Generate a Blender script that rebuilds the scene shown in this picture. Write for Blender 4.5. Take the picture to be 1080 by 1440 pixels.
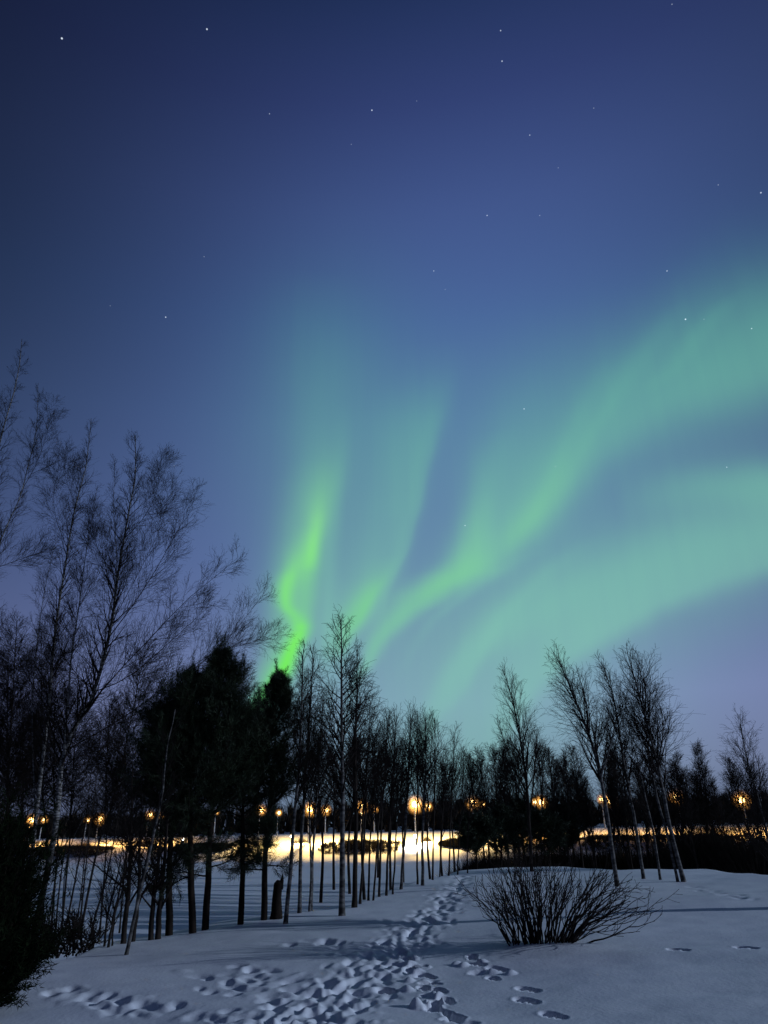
import bpy, math, random
import numpy as np
from mathutils import Vector, Matrix

for o in list(bpy.data.objects):
    bpy.data.objects.remove(o, do_unlink=True)
SC = bpy.context.scene
COL = SC.collection
R = math.radians

# ------------------------------------------------------------------ camera
PITCH, ROLL, FPX = R(24.3), R(1.2), 1000.0
CX, CY = 540.0, 720.0
RT, UP, FW = np.array([1., 0, 0]), np.array([0, -math.sin(PITCH), math.cos(PITCH)]), np.array([0, math.cos(PITCH), math.sin(PITCH)])
cam_r = math.cos(ROLL) * RT - math.sin(ROLL) * UP
cam_u = math.sin(ROLL) * RT + math.cos(ROLL) * UP
cam = bpy.data.cameras.new('camera')
cam.sensor_fit = 'AUTO'; cam.sensor_width = 36.0; cam.lens = 36.0 * FPX / 1440.0
cam.clip_start = 0.05; cam.clip_end = 6000
co = bpy.data.objects.new('camera', cam); COL.objects.link(co)
co.matrix_world = Matrix(((cam_r[0], cam_u[0], -FW[0], 0), (cam_r[1], cam_u[1], -FW[1], 0), (cam_r[2], cam_u[2], -FW[2], 0), (0, 0, 0, 1)))
SC.camera = co


def ray(px, py):
    """direction of sight through a point of the photograph, eye at the origin"""
    d = FW + (px - CX) / FPX * cam_r + (CY - py) / FPX * cam_u
    return d / np.linalg.norm(d)


def azel(px, py):
    d = ray(px, py)
    return math.degrees(math.atan2(d[0], d[1])), math.degrees(math.asin(d[2]))


def lin(*c):
    return tuple(((v / 255) / 12.92 if v / 255 <= .04045 else ((v / 255 + .055) / 1.055) ** 2.4) for v in c)


# ------------------------------------------------------------------ render set-up
SC.render.engine = 'CYCLES'
SC.view_settings.view_transform = 'Standard'
SC.view_settings.look = 'None'
SC.view_settings.exposure = 0.0
SC.view_settings.gamma = 1.0
SC.view_settings.use_curve_mapping = False
cy = SC.cycles
cy.max_bounces = 4; cy.diffuse_bounces = 2; cy.glossy_bounces = 1; cy.transmission_bounces = 2
cy.volume_bounces = 0; cy.transparent_max_bounces = 8
cy.caustics_reflective = False; cy.caustics_refractive = False
cy.sample_clamp_indirect = 1.0
cy.use_denoising = True

# ------------------------------------------------------------------ night sky with the aurora
W = bpy.data.worlds.new('World'); SC.world = W; W.use_nodes = True
WT = W.node_tree; WT.nodes.clear()


def wn(t):
    return WT.nodes.new(t)


def put(sock, v):
    if isinstance(v, (int, float)):
        sock.default_value = v
    elif isinstance(v, tuple):
        sock.default_value = v if len(v) == len(sock.default_value) else tuple(v) + (1.0,)
    else:
        WT.links.new(v, sock)


def wm(op, a, b=None, c=None, clamp=False):
    n = wn('ShaderNodeMath'); n.operation = op; n.use_clamp = clamp
    put(n.inputs[0], a)
    if b is not None: put(n.inputs[1], b)
    if c is not None: put(n.inputs[2], c)
    return n.outputs[0]


def wmap(v, a, b, c=0.0, d=1.0, smooth=False):
    n = wn('ShaderNodeMapRange'); n.clamp = True
    if smooth: n.interpolation_type = 'SMOOTHSTEP'
    put(n.inputs[0], v); n.inputs[1].default_value = a; n.inputs[2].default_value = b
    n.inputs[3].default_value = c; n.inputs[4].default_value = d
    return n.outputs[0]


def wmix(f, a, b):
    n = wn('ShaderNodeMix'); n.data_type = 'RGBA'; n.clamp_factor = True
    put(n.inputs[0], f); put(n.inputs[6], a); put(n.inputs[7], b)
    return n.outputs[2]


def wscale(col, f):
    n = wn('ShaderNodeVectorMath'); n.operation = 'SCALE'
    put(n.inputs[0], col); put(n.inputs[3], f)
    return n.outputs[0]


tc = wn('ShaderNodeTexCoord')
DIR = tc.outputs['Generated']
sx = wn('ShaderNodeSeparateXYZ'); WT.links.new(DIR, sx.inputs[0])
dx, dy, dz = sx.outputs
AZ0 = wm('MULTIPLY', wm('ARCTAN2', dx, dy), 180 / math.pi)
EL0 = wm('MULTIPLY', wm('ARCSINE', dz), 180 / math.pi)


def wnoise(vec, scale, detail=2.0, rough=.5):
    n = wn('ShaderNodeTexNoise'); put(n.inputs['Vector'], vec)
    n.inputs['Scale'].default_value = scale; n.inputs['Detail'].default_value = detail; n.inputs['Roughness'].default_value = rough
    return n


nz = wnoise(DIR, 7.0, 2.0)
nsep = wn('ShaderNodeSeparateColor'); WT.links.new(nz.outputs['Color'], nsep.inputs[0])
AZ = wm('ADD', AZ0, wm('MULTIPLY', wm('SUBTRACT', nsep.outputs[0], .5), 1.6))
EL = wm('ADD', EL0, wm('MULTIPLY', wm('SUBTRACT', nsep.outputs[1], .5), 1.6))
cxyz = wn('ShaderNodeCombineXYZ')
put(cxyz.inputs[0], wm('MULTIPLY', AZ0, .75)); put(cxyz.inputs[1], wm('MULTIPLY', EL0, .035)); cxyz.inputs[2].default_value = 3.1
STREAK = wmap(wnoise(cxyz.outputs[0], 1.0, 3.0, .55).outputs['Fac'], .25, .75, .92, 1.07)


def curve_node(t, rows):
    """rows: (t, a, b, c), all 0..1"""
    n = wn('ShaderNodeRGBCurve')
    cb = wn('ShaderNodeCombineColor')
    for i in range(3): put(cb.inputs[i], t)
    WT.links.new(cb.outputs[0], n.inputs['Color'])
    for ch in range(3):
        c = n.mapping.curves[ch]
        pts = [(r[0], r[1 + ch]) for r in rows]
        c.points[0].location = pts[0]; c.points[1].location = pts[-1]
        for p in pts[1:-1]: c.points.new(*p)
        for p in c.points: p.handle_type = 'AUTO_CLAMPED'
    n.mapping.update()
    s = wn('ShaderNodeSeparateColor'); WT.links.new(n.outputs[0], s.inputs[0])
    return s.outputs


def strand(kind, rows, gain=1.0, ratio=1.0):
    """rows: (px, py, half width px, intensity) traced in the photograph, turned into azimuth and elevation.
    kind V runs along elevation, H along azimuth; ratio widens the left / upper flank."""
    q = []
    for px, py, w, i in rows:
        a, e = azel(px, py)
        if kind == 'V':
            q.append((e, a, abs(azel(px + w, py)[0] - a), i))
        else:
            q.append((a, e, abs(azel(px, py - w)[1] - e), i))
    q.sort()
    t0, t1 = q[0][0], q[-1][0]
    c0, c1 = min(r[1] for r in q) - .5, max(r[1] for r in q) + .5
    wmax = max(r[2] for r in q)
    rr = [((r[0] - t0) / (t1 - t0), (r[1] - c0) / (c1 - c0), r[2] / wmax, r[3]) for r in q]
    P, X = (EL, AZ) if kind == 'V' else (AZ, EL)
    o = curve_node(wmap(P, t0, t1), rr)
    c = wm('MULTIPLY_ADD', o[0], c1 - c0, c0)
    w = wm('MULTIPLY', o[1], wmax)
    d = wm('SUBTRACT', X, c)
    d = wm('DIVIDE', d, w)
    if ratio != 1.0:
        if kind == 'V':      # left flank is the negative side
            d = wm('ADD', wm('MAXIMUM', d, 0.0), wm('MULTIPLY', wm('MINIMUM', d, 0.0), 1 / ratio))
        else:                # upper flank is the positive side
            d = wm('ADD', wm('MULTIPLY', wm('MAXIMUM', d, 0.0), 1 / ratio), wm('MINIMUM', d, 0.0))
    g = wm('EXPONENT', wm('MULTIPLY', wm('MULTIPLY', d, d), -1.0))
    return wm('MULTIPLY', wm('MULTIPLY', g, o[2]), gain)


def blob(px, py, rx, ry, gain):
    a, e = azel(px, py)
    wa = abs(azel(px + rx, py)[0] - a); we = abs(azel(px, py - ry)[1] - e)
    u = wm('DIVIDE', wm('SUBTRACT', AZ, a), wa); v = wm('DIVIDE', wm('SUBTRACT', EL, e), we)
    return wm('MULTIPLY', wm('EXPONENT', wm('MULTIPLY', wm('ADD', wm('MULTIPLY', u, u), wm('MULTIPLY', v, v)), -1.0)), gain)


# clear night air: colour by elevation, dimmed towards both sides, with the lens vignette worked in
ramp = wn('ShaderNodeValToRGB'); put(ramp.inputs[0], wmap(EL0, 0, 90))
SKY = [(0, (88, 100, 128)), (4, (120, 131, 168)), (9, (124, 136, 184)), (14, (106, 122, 172)), (20, (95, 116, 170)), (31, (84, 110, 165)),
       (39, (73, 99, 155)), (47, (65, 85, 139)), (54, (50, 65, 115)), (61, (32, 48, 88)), (72, (20, 31, 60)), (90, (12, 19, 38))]
cr = ramp.color_ramp
while len(cr.elements) < len(SKY): cr.elements.new(.5)
for el_, (e, c) in zip(cr.elements, SKY):
    el_.position = e / 90; el_.color = lin(*c) + (1.0,)
gfall = wmap(EL0, 8, 55, 1.2, 5.0, True)
side = wm('SUBTRACT', dx, .12)
dim = wm('EXPONENT', wm('MULTIPLY', wm('MULTIPLY', wm('MULTIPLY', side, side), gfall), -1.0))
dim = wm('MULTIPLY', dim, wmap(dy, -.3, .35, .45, 1.0, True))
dim = wm('MULTIPLY', dim, wmap(EL0, -8, 0, .12, 1.0))
base = wscale(ramp.outputs[0], dim)

add = lambda *v: v[0] if len(v) == 1 else wm('ADD', v[0], add(*v[1:]))
green = add(
    strand('V', [(340, 1060, 14, .0), (366, 985, 14, .3), (394, 951, 13, .72), (412, 915, 13, .9), (422, 886, 15, .72), (428, 850, 13, .16), (430, 812, 13, .3), (436, 777, 12, .62),
                 (442, 745, 14, .54), (449, 710, 18, .3), (457, 675, 22, .14), (463, 630, 26, .03), (466, 590, 26, .0)]),
    strand('V', [(418, 888, 10, .0), (411, 870, 12, .35), (400, 845, 11, .6), (402, 828, 12, .62), (410, 800, 13, .4), (420, 770, 16, .18), (428, 740, 16, .0)]),
    strand('V', [(340, 1060, 20, .0), (378, 960, 20, .3), (394, 910, 24, .16), (408, 850, 28, .2), (418, 790, 28, .15), (430, 720, 34, .1), (440, 650, 34, .0)], 1.0),
    strand('V', [(500, 965, 9, .0), (518, 936, 10, .16), (536, 897, 14, .26), (556, 870, 22, .3), (582, 850, 32, .36), (607, 832, 38, .46), (634, 815, 40, .5), (654, 798, 34, .46),
                 (663, 770, 24, .28), (669, 730, 22, .12), (675, 690, 22, .0)], .55),
    strand('H', [(650, 805, 22, .0), (700, 772, 24, .12), (745, 731, 26, .26), (778, 693, 28, .2), (812, 653, 30, .06), (850, 620, 30, .0)], .6),
    strand('V', [(470, 935, 8, .0), (490, 900, 10, .24), (506, 862, 11, .38), (520, 834, 12, .3), (538, 803, 13, .1), (552, 775, 14, .0)], 1.0, 2.0),
)
teal = add(
    strand('V', [(340, 1060, 40, .0), (385, 985, 34, .4), (402, 930, 34, .5), (412, 860, 36, .55), (422, 790, 38, .5), (438, 720, 38, .48), (446, 660, 42, .34), (450, 590, 46, .2), (452, 510, 56, .13), (450, 430, 60, .05), (450, 380, 60, .0)], .95, .9),
    strand('V', [(440, 1040, 12, .0), (470, 960, 12, .15), (490, 905, 16, .45), (508, 862, 17, .6), (523, 832, 18, .55), (540, 803, 18, .45), (555, 772, 18, .42), (568, 738, 18, .42), (576, 700, 18, .5),
                 (584, 650, 19, .5), (596, 600, 22, .42), (608, 560, 24, .25), (622, 515, 26, .06), (630, 480, 26, .0)], .95, 3.0),
    strand('V', [(480, 1040, 10, .0), (500, 965, 10, .2), (518, 936, 12, .45), (536, 897, 17, .55), (556, 870, 26, .6), (582, 850, 38, .65), (607, 832, 44, .7), (636, 815, 44, .75), (657, 798, 36, .75),
                 (667, 770, 27, .7), (674, 730, 25, .6), (681, 690, 25, .45), (690, 645, 27, .22), (700, 600, 27, .0)], .95, 1.1),
    strand('H', [(610, 835, 26, .0), (635, 818, 26, .1), (662, 800, 28, .5), (707, 768, 30, .62), (747, 728, 32, .72), (778, 692, 34, .7), (809, 653, 36, .64), (840, 622, 38, .6), (884, 586, 42, .6),
                 (938, 556, 46, .68), (1000, 530, 54, .76), (1080, 503, 60, .74), (1180, 470, 60, .5), (1400, 420, 80, .0)], .95, 1.75),
    strand('H', [(860, 702, 26, .0), (940, 693, 28, .26), (1020, 686, 30, .46), (1080, 683, 34, .58), (1180, 680, 34, .45), (1350, 680, 34, .0)]),
    strand('H', [(600, 1120, 26, .0), (690, 1040, 26, .2), (740, 978, 24, .34), (790, 925, 22, .48), (849, 889, 21, .6), (911, 855, 20, .56), (991, 822, 20, .5), (1080, 788, 22, .46), (1200, 745, 24, .3), (1400, 690, 30, .0)], 1.08, 2.8),
    strand('H', [(540, 1110, 30, .0), (590, 1050, 30, .2), (606, 1010, 28, .3), (630, 967, 28, .42), (680, 906, 28, .5), (747, 862, 36, .48), (849, 812, 40, .42), (955, 770, 42, .38), (1080, 735, 44, .36), (1300, 700, 30, .0)], 1.0, 1.2),
    strand('V', [(455, 960, 8, .0), (462, 880, 9, .2), (462, 800, 10, .18), (470, 720, 11, .16), (480, 640, 12, .12), (488, 560, 12, .0)]),
    strand('V', [(520, 905, 5, .0), (545, 815, 6, .22), (575, 757, 6, .24), (590, 697, 7, .24), (606, 620, 8, .16), (620, 560, 9, .0)], 1.0, 2.2),
    strand('V', [(735, 760, 14, .0), (752, 722, 13, .2), (790, 645, 16, .22), (822, 575, 20, .16), (850, 510, 24, .0)]),
    strand('V', [(790, 700, 12, .0), (812, 648, 14, .2), (850, 585, 18, .22), (900, 505, 26, .2), (950, 430, 30, .0)]),
    strand('V', [(628, 1000, 9, .0), (662, 950, 11, .2), (700, 885, 14, .22), (760, 815, 20, .18), (830, 750, 26, .0)]),
    strand('V', [(560, 960, 8, .0), (600, 880, 12, .12), (640, 850, 14, .16), (700, 805, 18, .14), (760, 770, 20, .0)]),
    strand('V', [(905, 560, 22, .0), (940, 520, 24, .16), (985, 465, 28, .18), (1030, 410, 30, .0)]),
    blob(760, 720, 330, 250, .13), blob(640, 1010, 230, 130, .42), blob(1000, 510, 240, 110, .14), blob(960, 650, 220, 90, .13), blob(880, 800, 260, 90, .17), blob(1010, 770, 240, 90, .16), blob(700, 930, 150, 110, .16), blob(480, 600, 130, 170, .22), blob(480, 810, 90, 120, .3), blob(738, 672, 60, 85, .38), blob(820, 560, 110, 80, .16), blob(690, 730, 40, 60, .2), blob(760, 860, 200, 90, .2), blob(720, 620, 120, 120, .12),
)
TEAL_F = wm('MULTIPLY', teal, STREAK)
GREEN_F = wm('MULTIPLY', green, STREAK)
TEAL_F = wm('SUBTRACT', 1.0, wm('EXPONENT', wm('MULTIPLY', TEAL_F, -1.12)))
tealcol = wmix(wmap(EL0, 14, 40), lin(132, 200, 178) + (1,), lin(92, 172, 152) + (1,))
skycol = wmix(TEAL_F, base, tealcol)
skycol = wmix(GREEN_F, skycol, wmix(wmap(EL0, 10, 24), lin(112, 236, 88) + (1,), lin(140, 232, 140) + (1,)))

STARS = [(87, 54, 1.3), (291, 41, 1.1), (704, 43, .7), (706, 86, .8), (523, 155, .9), (379, 160, .5), (745, 190, .6), (685, 303, .7), (759, 303, .4),
         (610, 381, .6), (233, 446, .9), (287, 361, .35), (938, 381, .7), (964, 449, 1.1), (1057, 462, .7), (1070, 271, .9), (737, 575, .8), (654, 739, .7),
         (781, 656, .4), (1022, 657, .6), (245, 655, .35), (835, 152, .35), (785, 236, .3), (1010, 260, .4), (155, 430, .25), (626, 407, .3), (586, 142, .25),
         (494, 203, .3), (945, 6, .4), (990, 449, .3)]
sv = []
for px, py, b in STARS:
    d = ray(px, py)
    n = wn('ShaderNodeVectorMath'); n.operation = 'DISTANCE'
    WT.links.new(DIR, n.inputs[0]); n.inputs[1].default_value = tuple(d)
    rad = .0005 + .0004 * b
    sv.append(wmap(n.outputs['Value'], rad * .3, rad * 1.25, b * .85, 0.0))
while len(sv) > 1:
    sv = [wm('ADD', *sv[i:i + 2]) if i + 1 < len(sv) else sv[i] for i in range(0, len(sv), 2)]
starc = wscale((.8, .9, 1.0), sv[0])
fin = wn('ShaderNodeVectorMath'); fin.operation = 'ADD'; put(fin.inputs[0], skycol); put(fin.inputs[1], starc)
bg = wn('ShaderNodeBackground'); WT.links.new(fin.outputs[0], bg.inputs[0]); bg.inputs[1].default_value = 1.0
wo = wn('ShaderNodeOutputWorld'); WT.links.new(bg.outputs[0], wo.inputs[0])
W.cycles.sampling_method = 'MANUAL'; W.cycles.sample_map_resolution = 512

# ------------------------------------------------------------------ low moon from the right
moon = bpy.data.lights.new('moon', 'SUN'); moon.energy = 1.75; moon.angle = R(0.5); moon.color = (.63, .76, 1.0)
mo = bpy.data.objects.new('moon', moon); COL.objects.link(mo)
MAZ, MEL = R(96), R(15)
mdir = Vector((math.cos(MEL) * math.sin(MAZ), math.cos(MEL) * math.cos(MAZ), math.sin(MEL)))
mo.rotation_euler = mdir.to_track_quat('Z', 'Y').to_euler(); mo.location = mdir * 60


# ------------------------------------------------------------------ small helpers
def smooth(t):
    t = np.clip(t, 0, 1); return t * t * (3 - 2 * t)


def hash2(i, j, seed):
    h = (i * 374761393 + j * 668265263 + seed * 1442695041) & 0xFFFFFFFF
    h = ((h ^ (h >> 13)) * 1274126177) & 0xFFFFFFFF
    return ((h ^ (h >> 16)) & 0xFFFF) / 65535.0


def vnoise(x, y, seed=0):
    x = np.asarray(x, float); y = np.asarray(y, float)
    i = np.floor(x).astype(np.int64); j = np.floor(y).astype(np.int64)
    u = x - i; v = y - j; u = u * u * (3 - 2 * u); v = v * v * (3 - 2 * v)
    a = hash2(i, j, seed); b = hash2(i + 1, j, seed); c = hash2(i, j + 1, seed); d = hash2(i + 1, j + 1, seed)
    return (a * (1 - u) + b * u) * (1 - v) + (c * (1 - u) + d * u) * v - .5


def fbm(x, y, seed=0, octs=4, gain=.5):
    s = 0; a = 1.0
    for k in range(octs):
        s = s + a * vnoise(x * 2 ** k + 17.3 * k, y * 2 ** k - 9.1 * k, seed + k); a *= gain
    return s


def tag(o, label=None, cat=None, group=None, kind=None):
    if label: o['label'] = label
    if cat: o['category'] = cat
    if group: o['group'] = group
    if kind: o['kind'] = kind
    return o


def thing(name, loc, label, cat, group=None):
    o = bpy.data.objects.new(name, None); COL.objects.link(o); o.location = loc
    o.empty_display_size = .3
    return tag(o, label, cat, group)


def make_mesh(name, V, F, mats, mi=None, smooth_shade=True):
    """V (n,3); F list of index arrays (m,3) or (m,4)"""
    me = bpy.data.meshes.new(name)
    F = [f for f in F if len(f)]
    me.vertices.add(len(V)); me.vertices.foreach_set('co', np.asarray(V, np.float32).ravel())
    loops = np.concatenate([f.ravel() for f in F]).astype(np.int32)
    cnt = np.concatenate([np.full(len(f), f.shape[1]) for f in F]).astype(np.int32)
    me.loops.add(len(loops)); me.loops.foreach_set('vertex_index', loops)
    me.polygons.add(len(cnt)); st = np.concatenate([[0], np.cumsum(cnt)[:-1]]).astype(np.int32)
    me.polygons.foreach_set('loop_start', st)
    for m in mats: me.materials.append(m)
    if mi is not None: me.polygons.foreach_set('material_index', np.asarray(mi, np.int32))
    me.update(calc_edges=True)
    me.polygons.foreach_set('use_smooth', np.full(len(cnt), smooth_shade))
    return me


def link(name, me, parent=None):
    o = bpy.data.objects.new(name, me); COL.objects.link(o)
    if parent is not None: o.parent = parent
    return o


def tubes(P, Rad, sides, cap=False):
    """P (N,K,3), Rad (N,K) -> verts, quads"""
    N, K, _ = P.shape
    T = np.gradient(P, axis=1) if K > 2 else np.repeat(P[:, 1:2] - P[:, 0:1], 2, axis=1)
    T /= np.linalg.norm(T, axis=2, keepdims=True) + 1e-9
    m = T.mean(1)
    ref = np.zeros((N, 3)); k = np.argmin(np.abs(m), axis=1); ref[np.arange(N), k] = 1
    A = np.cross(T, ref[:, None, :]); A /= np.linalg.norm(A, axis=2, keepdims=True) + 1e-9
    B = np.cross(T, A)
    ang = np.arange(sides) * 2 * math.pi / sides
    V = P[:, :, None, :] + Rad[:, :, None, None] * (np.cos(ang)[None, None, :, None] * A[:, :, None, :] + np.sin(ang)[None, None, :, None] * B[:, :, None, :])
    idx = np.arange(N * K * sides).reshape(N, K, sides)
    nx = np.roll(idx, -1, axis=2)
    F = np.stack([idx[:, :-1], nx[:, :-1], nx[:, 1:], idx[:, 1:]], axis=-1).reshape(-1, 4)
    return V.reshape(-1, 3), F


class Geo:
    def __init__(self): self.V = []; self.F = []; self.n = 0
    def add(self, V, F):
        self.V.append(V); self.F.append(F + self.n); self.n += len(V); return self
    def tubes(self, P, Rad, sides): return self.add(*tubes(P, Rad, sides))
    def mesh(self, name, mats, **k):
        F3 = [f for f in self.F if f.shape[1] == 3]; F4 = [f for f in self.F if f.shape[1] == 4]
        return make_mesh(name, np.concatenate(self.V), ([np.concatenate(F3)] if F3 else []) + ([np.concatenate(F4)] if F4 else []), mats, **k)


def resample(pts, K):
    """Catmull-Rom through pts (n,d), K samples even in arc length"""
    p = np.asarray(pts, float)
    if len(p) == 2:
        return p[0] + (p[1] - p[0]) * np.linspace(0, 1, K)[:, None]
    q = np.vstack([2 * p[0] - p[1], p, 2 * p[-1] - p[-2]])
    out = []
    for i in range(len(p) - 1):
        a, b, c, d = q[i:i + 4]
        t = np.linspace(0, 1, 12, endpoint=False)[:, None]
        out.append(.5 * ((2 * b) + (-a + c) * t + (2 * a - 5 * b + 4 * c - d) * t ** 2 + (-a + 3 * b - 3 * c + d) * t ** 3))
    out.append(p[-1:]); o = np.vstack(out)
    L = np.concatenate([[0], np.cumsum(np.linalg.norm(np.diff(o[:, :3], axis=0), axis=1))])
    s = np.linspace(0, L[-1], K)
    return np.stack([np.interp(s, L, o[:, k]) for k in range(o.shape[1])], 1)


def spawn(rng, P, Rad, n, t0, t1, ang, length, K, ratio, rtip, up=0.0, jit=.12, rmax=1.0, keep=None):
    """children of branches P (N,Kp,3): n each between t0 and t1, leaving at ang (deg), length = f(t, parent length)"""
    N, Kp, _ = P.shape
    t = t0 + (t1 - t0) * (np.arange(n)[None, :] + rng.random((N, n))) / n
    t = t.ravel(); pi = np.repeat(np.arange(N), n)
    f = t * (Kp - 1); i = np.minimum(f.astype(int), Kp - 2); u = (f - i)[:, None]
    p = P[pi, i] * (1 - u) + P[pi, i + 1] * u
    r = Rad[pi, i] * (1 - u[:, 0]) + Rad[pi, i + 1] * u[:, 0]
    T = P[pi, i + 1] - P[pi, i]; T /= np.linalg.norm(T, axis=1, keepdims=True) + 1e-9
    pl = np.linalg.norm(np.diff(P, axis=1), axis=2).sum(1)[pi]
    if keep:                      # short parents carry fewer children
        k_ = rng.random(len(t)) < np.clip(pl / keep, .12, 1.0)
        t, pi, p, r, T, pl = t[k_], pi[k_], p[k_], r[k_], T[k_], pl[k_]
    v = rng.normal(size=T.shape); v -= (v * T).sum(1, keepdims=True) * T; v /= np.linalg.norm(v, axis=1, keepdims=True) + 1e-9
    a = np.radians(ang[0] + (ang[1] - ang[0]) * rng.random(len(t)))[:, None]
    d = T * np.cos(a) + v * np.sin(a)
    L = length(t, pl) * (.65 + .6 * rng.random(len(t)))
    out = np.empty((len(t), K, 3)); out[:, 0] = p
    for k in range(1, K):
        d = d + np.array([0, 0, up]) / (K - 1) + rng.normal(size=d.shape) * jit
        d /= np.linalg.norm(d, axis=1, keepdims=True)
        out[:, k] = out[:, k - 1] + d * (L / (K - 1))[:, None]
    r0 = np.minimum(np.maximum(r * ratio, rtip), rmax)
    rad = r0[:, None] + (rtip - r0)[:, None] * (np.linspace(0, 1, K)[None, :] ** .8)
    return out, rad


# ------------------------------------------------------------------ materials
def mat(name, rough=.8, color=(.5, .5, .5), spec=.3):
    m = bpy.data.materials.new(name); m.use_nodes = True
    b = m.node_tree.nodes['Principled BSDF']
    b.inputs['Base Color'].default_value = tuple(color) + (1,)
    b.inputs['Roughness'].default_value = rough
    b.inputs['Specular IOR Level'].default_value = spec
    return m, m.node_tree, b


def noise_color(nt, b, scale, c0, c1, lo=.35, hi=.65, stretch=(1, 1, 1), detail=4):
    t = nt.nodes.new('ShaderNodeTexCoord'); mp = nt.nodes.new('ShaderNodeMapping'); mp.inputs['Scale'].default_value = stretch
    n = nt.nodes.new('ShaderNodeTexNoise'); n.inputs['Scale'].default_value = scale; n.inputs['Detail'].default_value = detail
    r = nt.nodes.new('ShaderNodeValToRGB'); r.color_ramp.elements[0].position = lo; r.color_ramp.elements[1].position = hi
    r.color_ramp.elements[0].color = tuple(c0) + (1,); r.color_ramp.elements[1].color = tuple(c1) + (1,)
    nt.links.new(t.outputs['Object'], mp.inputs[0]); nt.links.new(mp.outputs[0], n.inputs['Vector'])
    nt.links.new(n.outputs['Fac'], r.inputs[0]); nt.links.new(r.outputs[0], b.inputs['Base Color'])
    return n


def bump(nt, b, scale, strength, dist, detail=5):
    t = nt.nodes.new('ShaderNodeTexCoord'); n = nt.nodes.new('ShaderNodeTexNoise'); n.inputs['Scale'].default_value = scale; n.inputs['Detail'].default_value = detail
    bp = nt.nodes.new('ShaderNodeBump'); bp.inputs['Strength'].default_value = strength; bp.inputs['Distance'].default_value = dist
    nt.links.new(t.outputs['Object'], n.inputs['Vector']); nt.links.new(n.outputs['Fac'], bp.inputs['Height']); nt.links.new(bp.outputs[0], b.inputs['Normal'])


M_snow, nt, b = mat('snow', .75, (.80, .83, .88), .25)
noise_color(nt, b, 3.0, (.77, .80, .86), (.83, .86, .90))
bump(nt, b, 22.0, .35, .012)
M_birch, nt, b = mat('birch_bark', .7, (.6, .58, .55))
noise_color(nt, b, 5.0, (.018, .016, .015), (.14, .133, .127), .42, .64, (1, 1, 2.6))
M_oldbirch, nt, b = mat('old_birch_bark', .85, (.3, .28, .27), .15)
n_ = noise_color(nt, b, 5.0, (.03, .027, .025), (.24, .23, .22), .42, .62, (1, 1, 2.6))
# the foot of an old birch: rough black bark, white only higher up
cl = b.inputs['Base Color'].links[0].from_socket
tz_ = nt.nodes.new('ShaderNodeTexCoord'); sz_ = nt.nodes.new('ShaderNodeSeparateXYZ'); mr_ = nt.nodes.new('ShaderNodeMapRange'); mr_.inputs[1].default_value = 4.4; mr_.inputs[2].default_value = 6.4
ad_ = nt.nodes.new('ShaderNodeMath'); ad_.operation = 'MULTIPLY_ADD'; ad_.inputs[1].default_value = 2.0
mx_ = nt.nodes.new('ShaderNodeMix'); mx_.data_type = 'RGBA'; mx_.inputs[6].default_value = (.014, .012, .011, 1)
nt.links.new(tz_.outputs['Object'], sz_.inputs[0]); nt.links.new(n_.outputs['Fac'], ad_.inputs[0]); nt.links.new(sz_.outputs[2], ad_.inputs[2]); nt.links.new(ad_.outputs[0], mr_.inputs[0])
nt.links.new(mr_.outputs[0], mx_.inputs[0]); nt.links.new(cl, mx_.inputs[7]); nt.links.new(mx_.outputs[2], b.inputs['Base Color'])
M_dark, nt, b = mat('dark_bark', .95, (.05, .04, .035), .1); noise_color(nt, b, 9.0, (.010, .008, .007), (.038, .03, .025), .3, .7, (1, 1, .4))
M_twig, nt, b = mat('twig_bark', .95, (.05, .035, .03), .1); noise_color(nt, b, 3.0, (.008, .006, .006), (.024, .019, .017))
M_pinebark, nt, b = mat('pine_bark', .95, (.05, .04, .03), .08); noise_color(nt, b, 10.0, (.006, .005, .0045), (.024, .017, .013), .3, .7, (1, 1, .3))
M_needle, nt, b = mat('pine_needles', .6, (.02, .035, .015), .2); noise_color(nt, b, 2.0, (.006, .012, .005), (.02, .032, .013))
M_willow, nt, b = mat('willow_bark', .95, (.045, .035, .03), .1); noise_color(nt, b, 6.0, (.012, .010, .009), (.034, .026, .022))
M_wood, nt, b = mat('far_wood', .95, (.03, .026, .02), .1); noise_color(nt, b, .12, (.018, .016, .012), (.045, .036, .028))
M_steel, nt, b = mat('galvanised_steel', .55, (.5, .5, .48), .5)
M_head, nt, b = mat('lamp_housing', .5, (.12, .12, .12))


def emission(name, col, s):
    m = bpy.data.materials.new(name); m.use_nodes = True; nt = m.node_tree; nt.nodes.clear()
    e = nt.nodes.new('ShaderNodeEmission'); e.inputs[0].default_value = tuple(col) + (1,); e.inputs[1].default_value = s
    o = nt.nodes.new('ShaderNodeOutputMaterial'); nt.links.new(e.outputs[0], o.inputs[0]); m.cycles.emission_sampling = 'NONE'
    return m


# ------------------------------------------------------------------ the lie of the land
def hill(x, y):
    xx = 16 * np.tanh(np.asarray(x, float) / 16)
    return -1.66 + .026 * xx + .014 * np.clip(y, -10, 30) + .16 * fbm(np.asarray(x) / 7.0, np.asarray(y) / 5.0, 5, 3)


def hit(px, py, f, t0=3.0, t1=420.0):
    d = ray(px, py)
    t = np.exp(np.linspace(math.log(t0), math.log(t1), 4000))
    z = d[2] * t - f(d[0] * t, d[1] * t)
    k = np.argmax(z < 0)
    if z[k] >= 0: return None
    if k == 0: tt = t[0]
    else: tt = t[k - 1] + (t[k] - t[k - 1]) * z[k - 1] / (z[k - 1] - z[k])
    return d * tt


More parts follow.
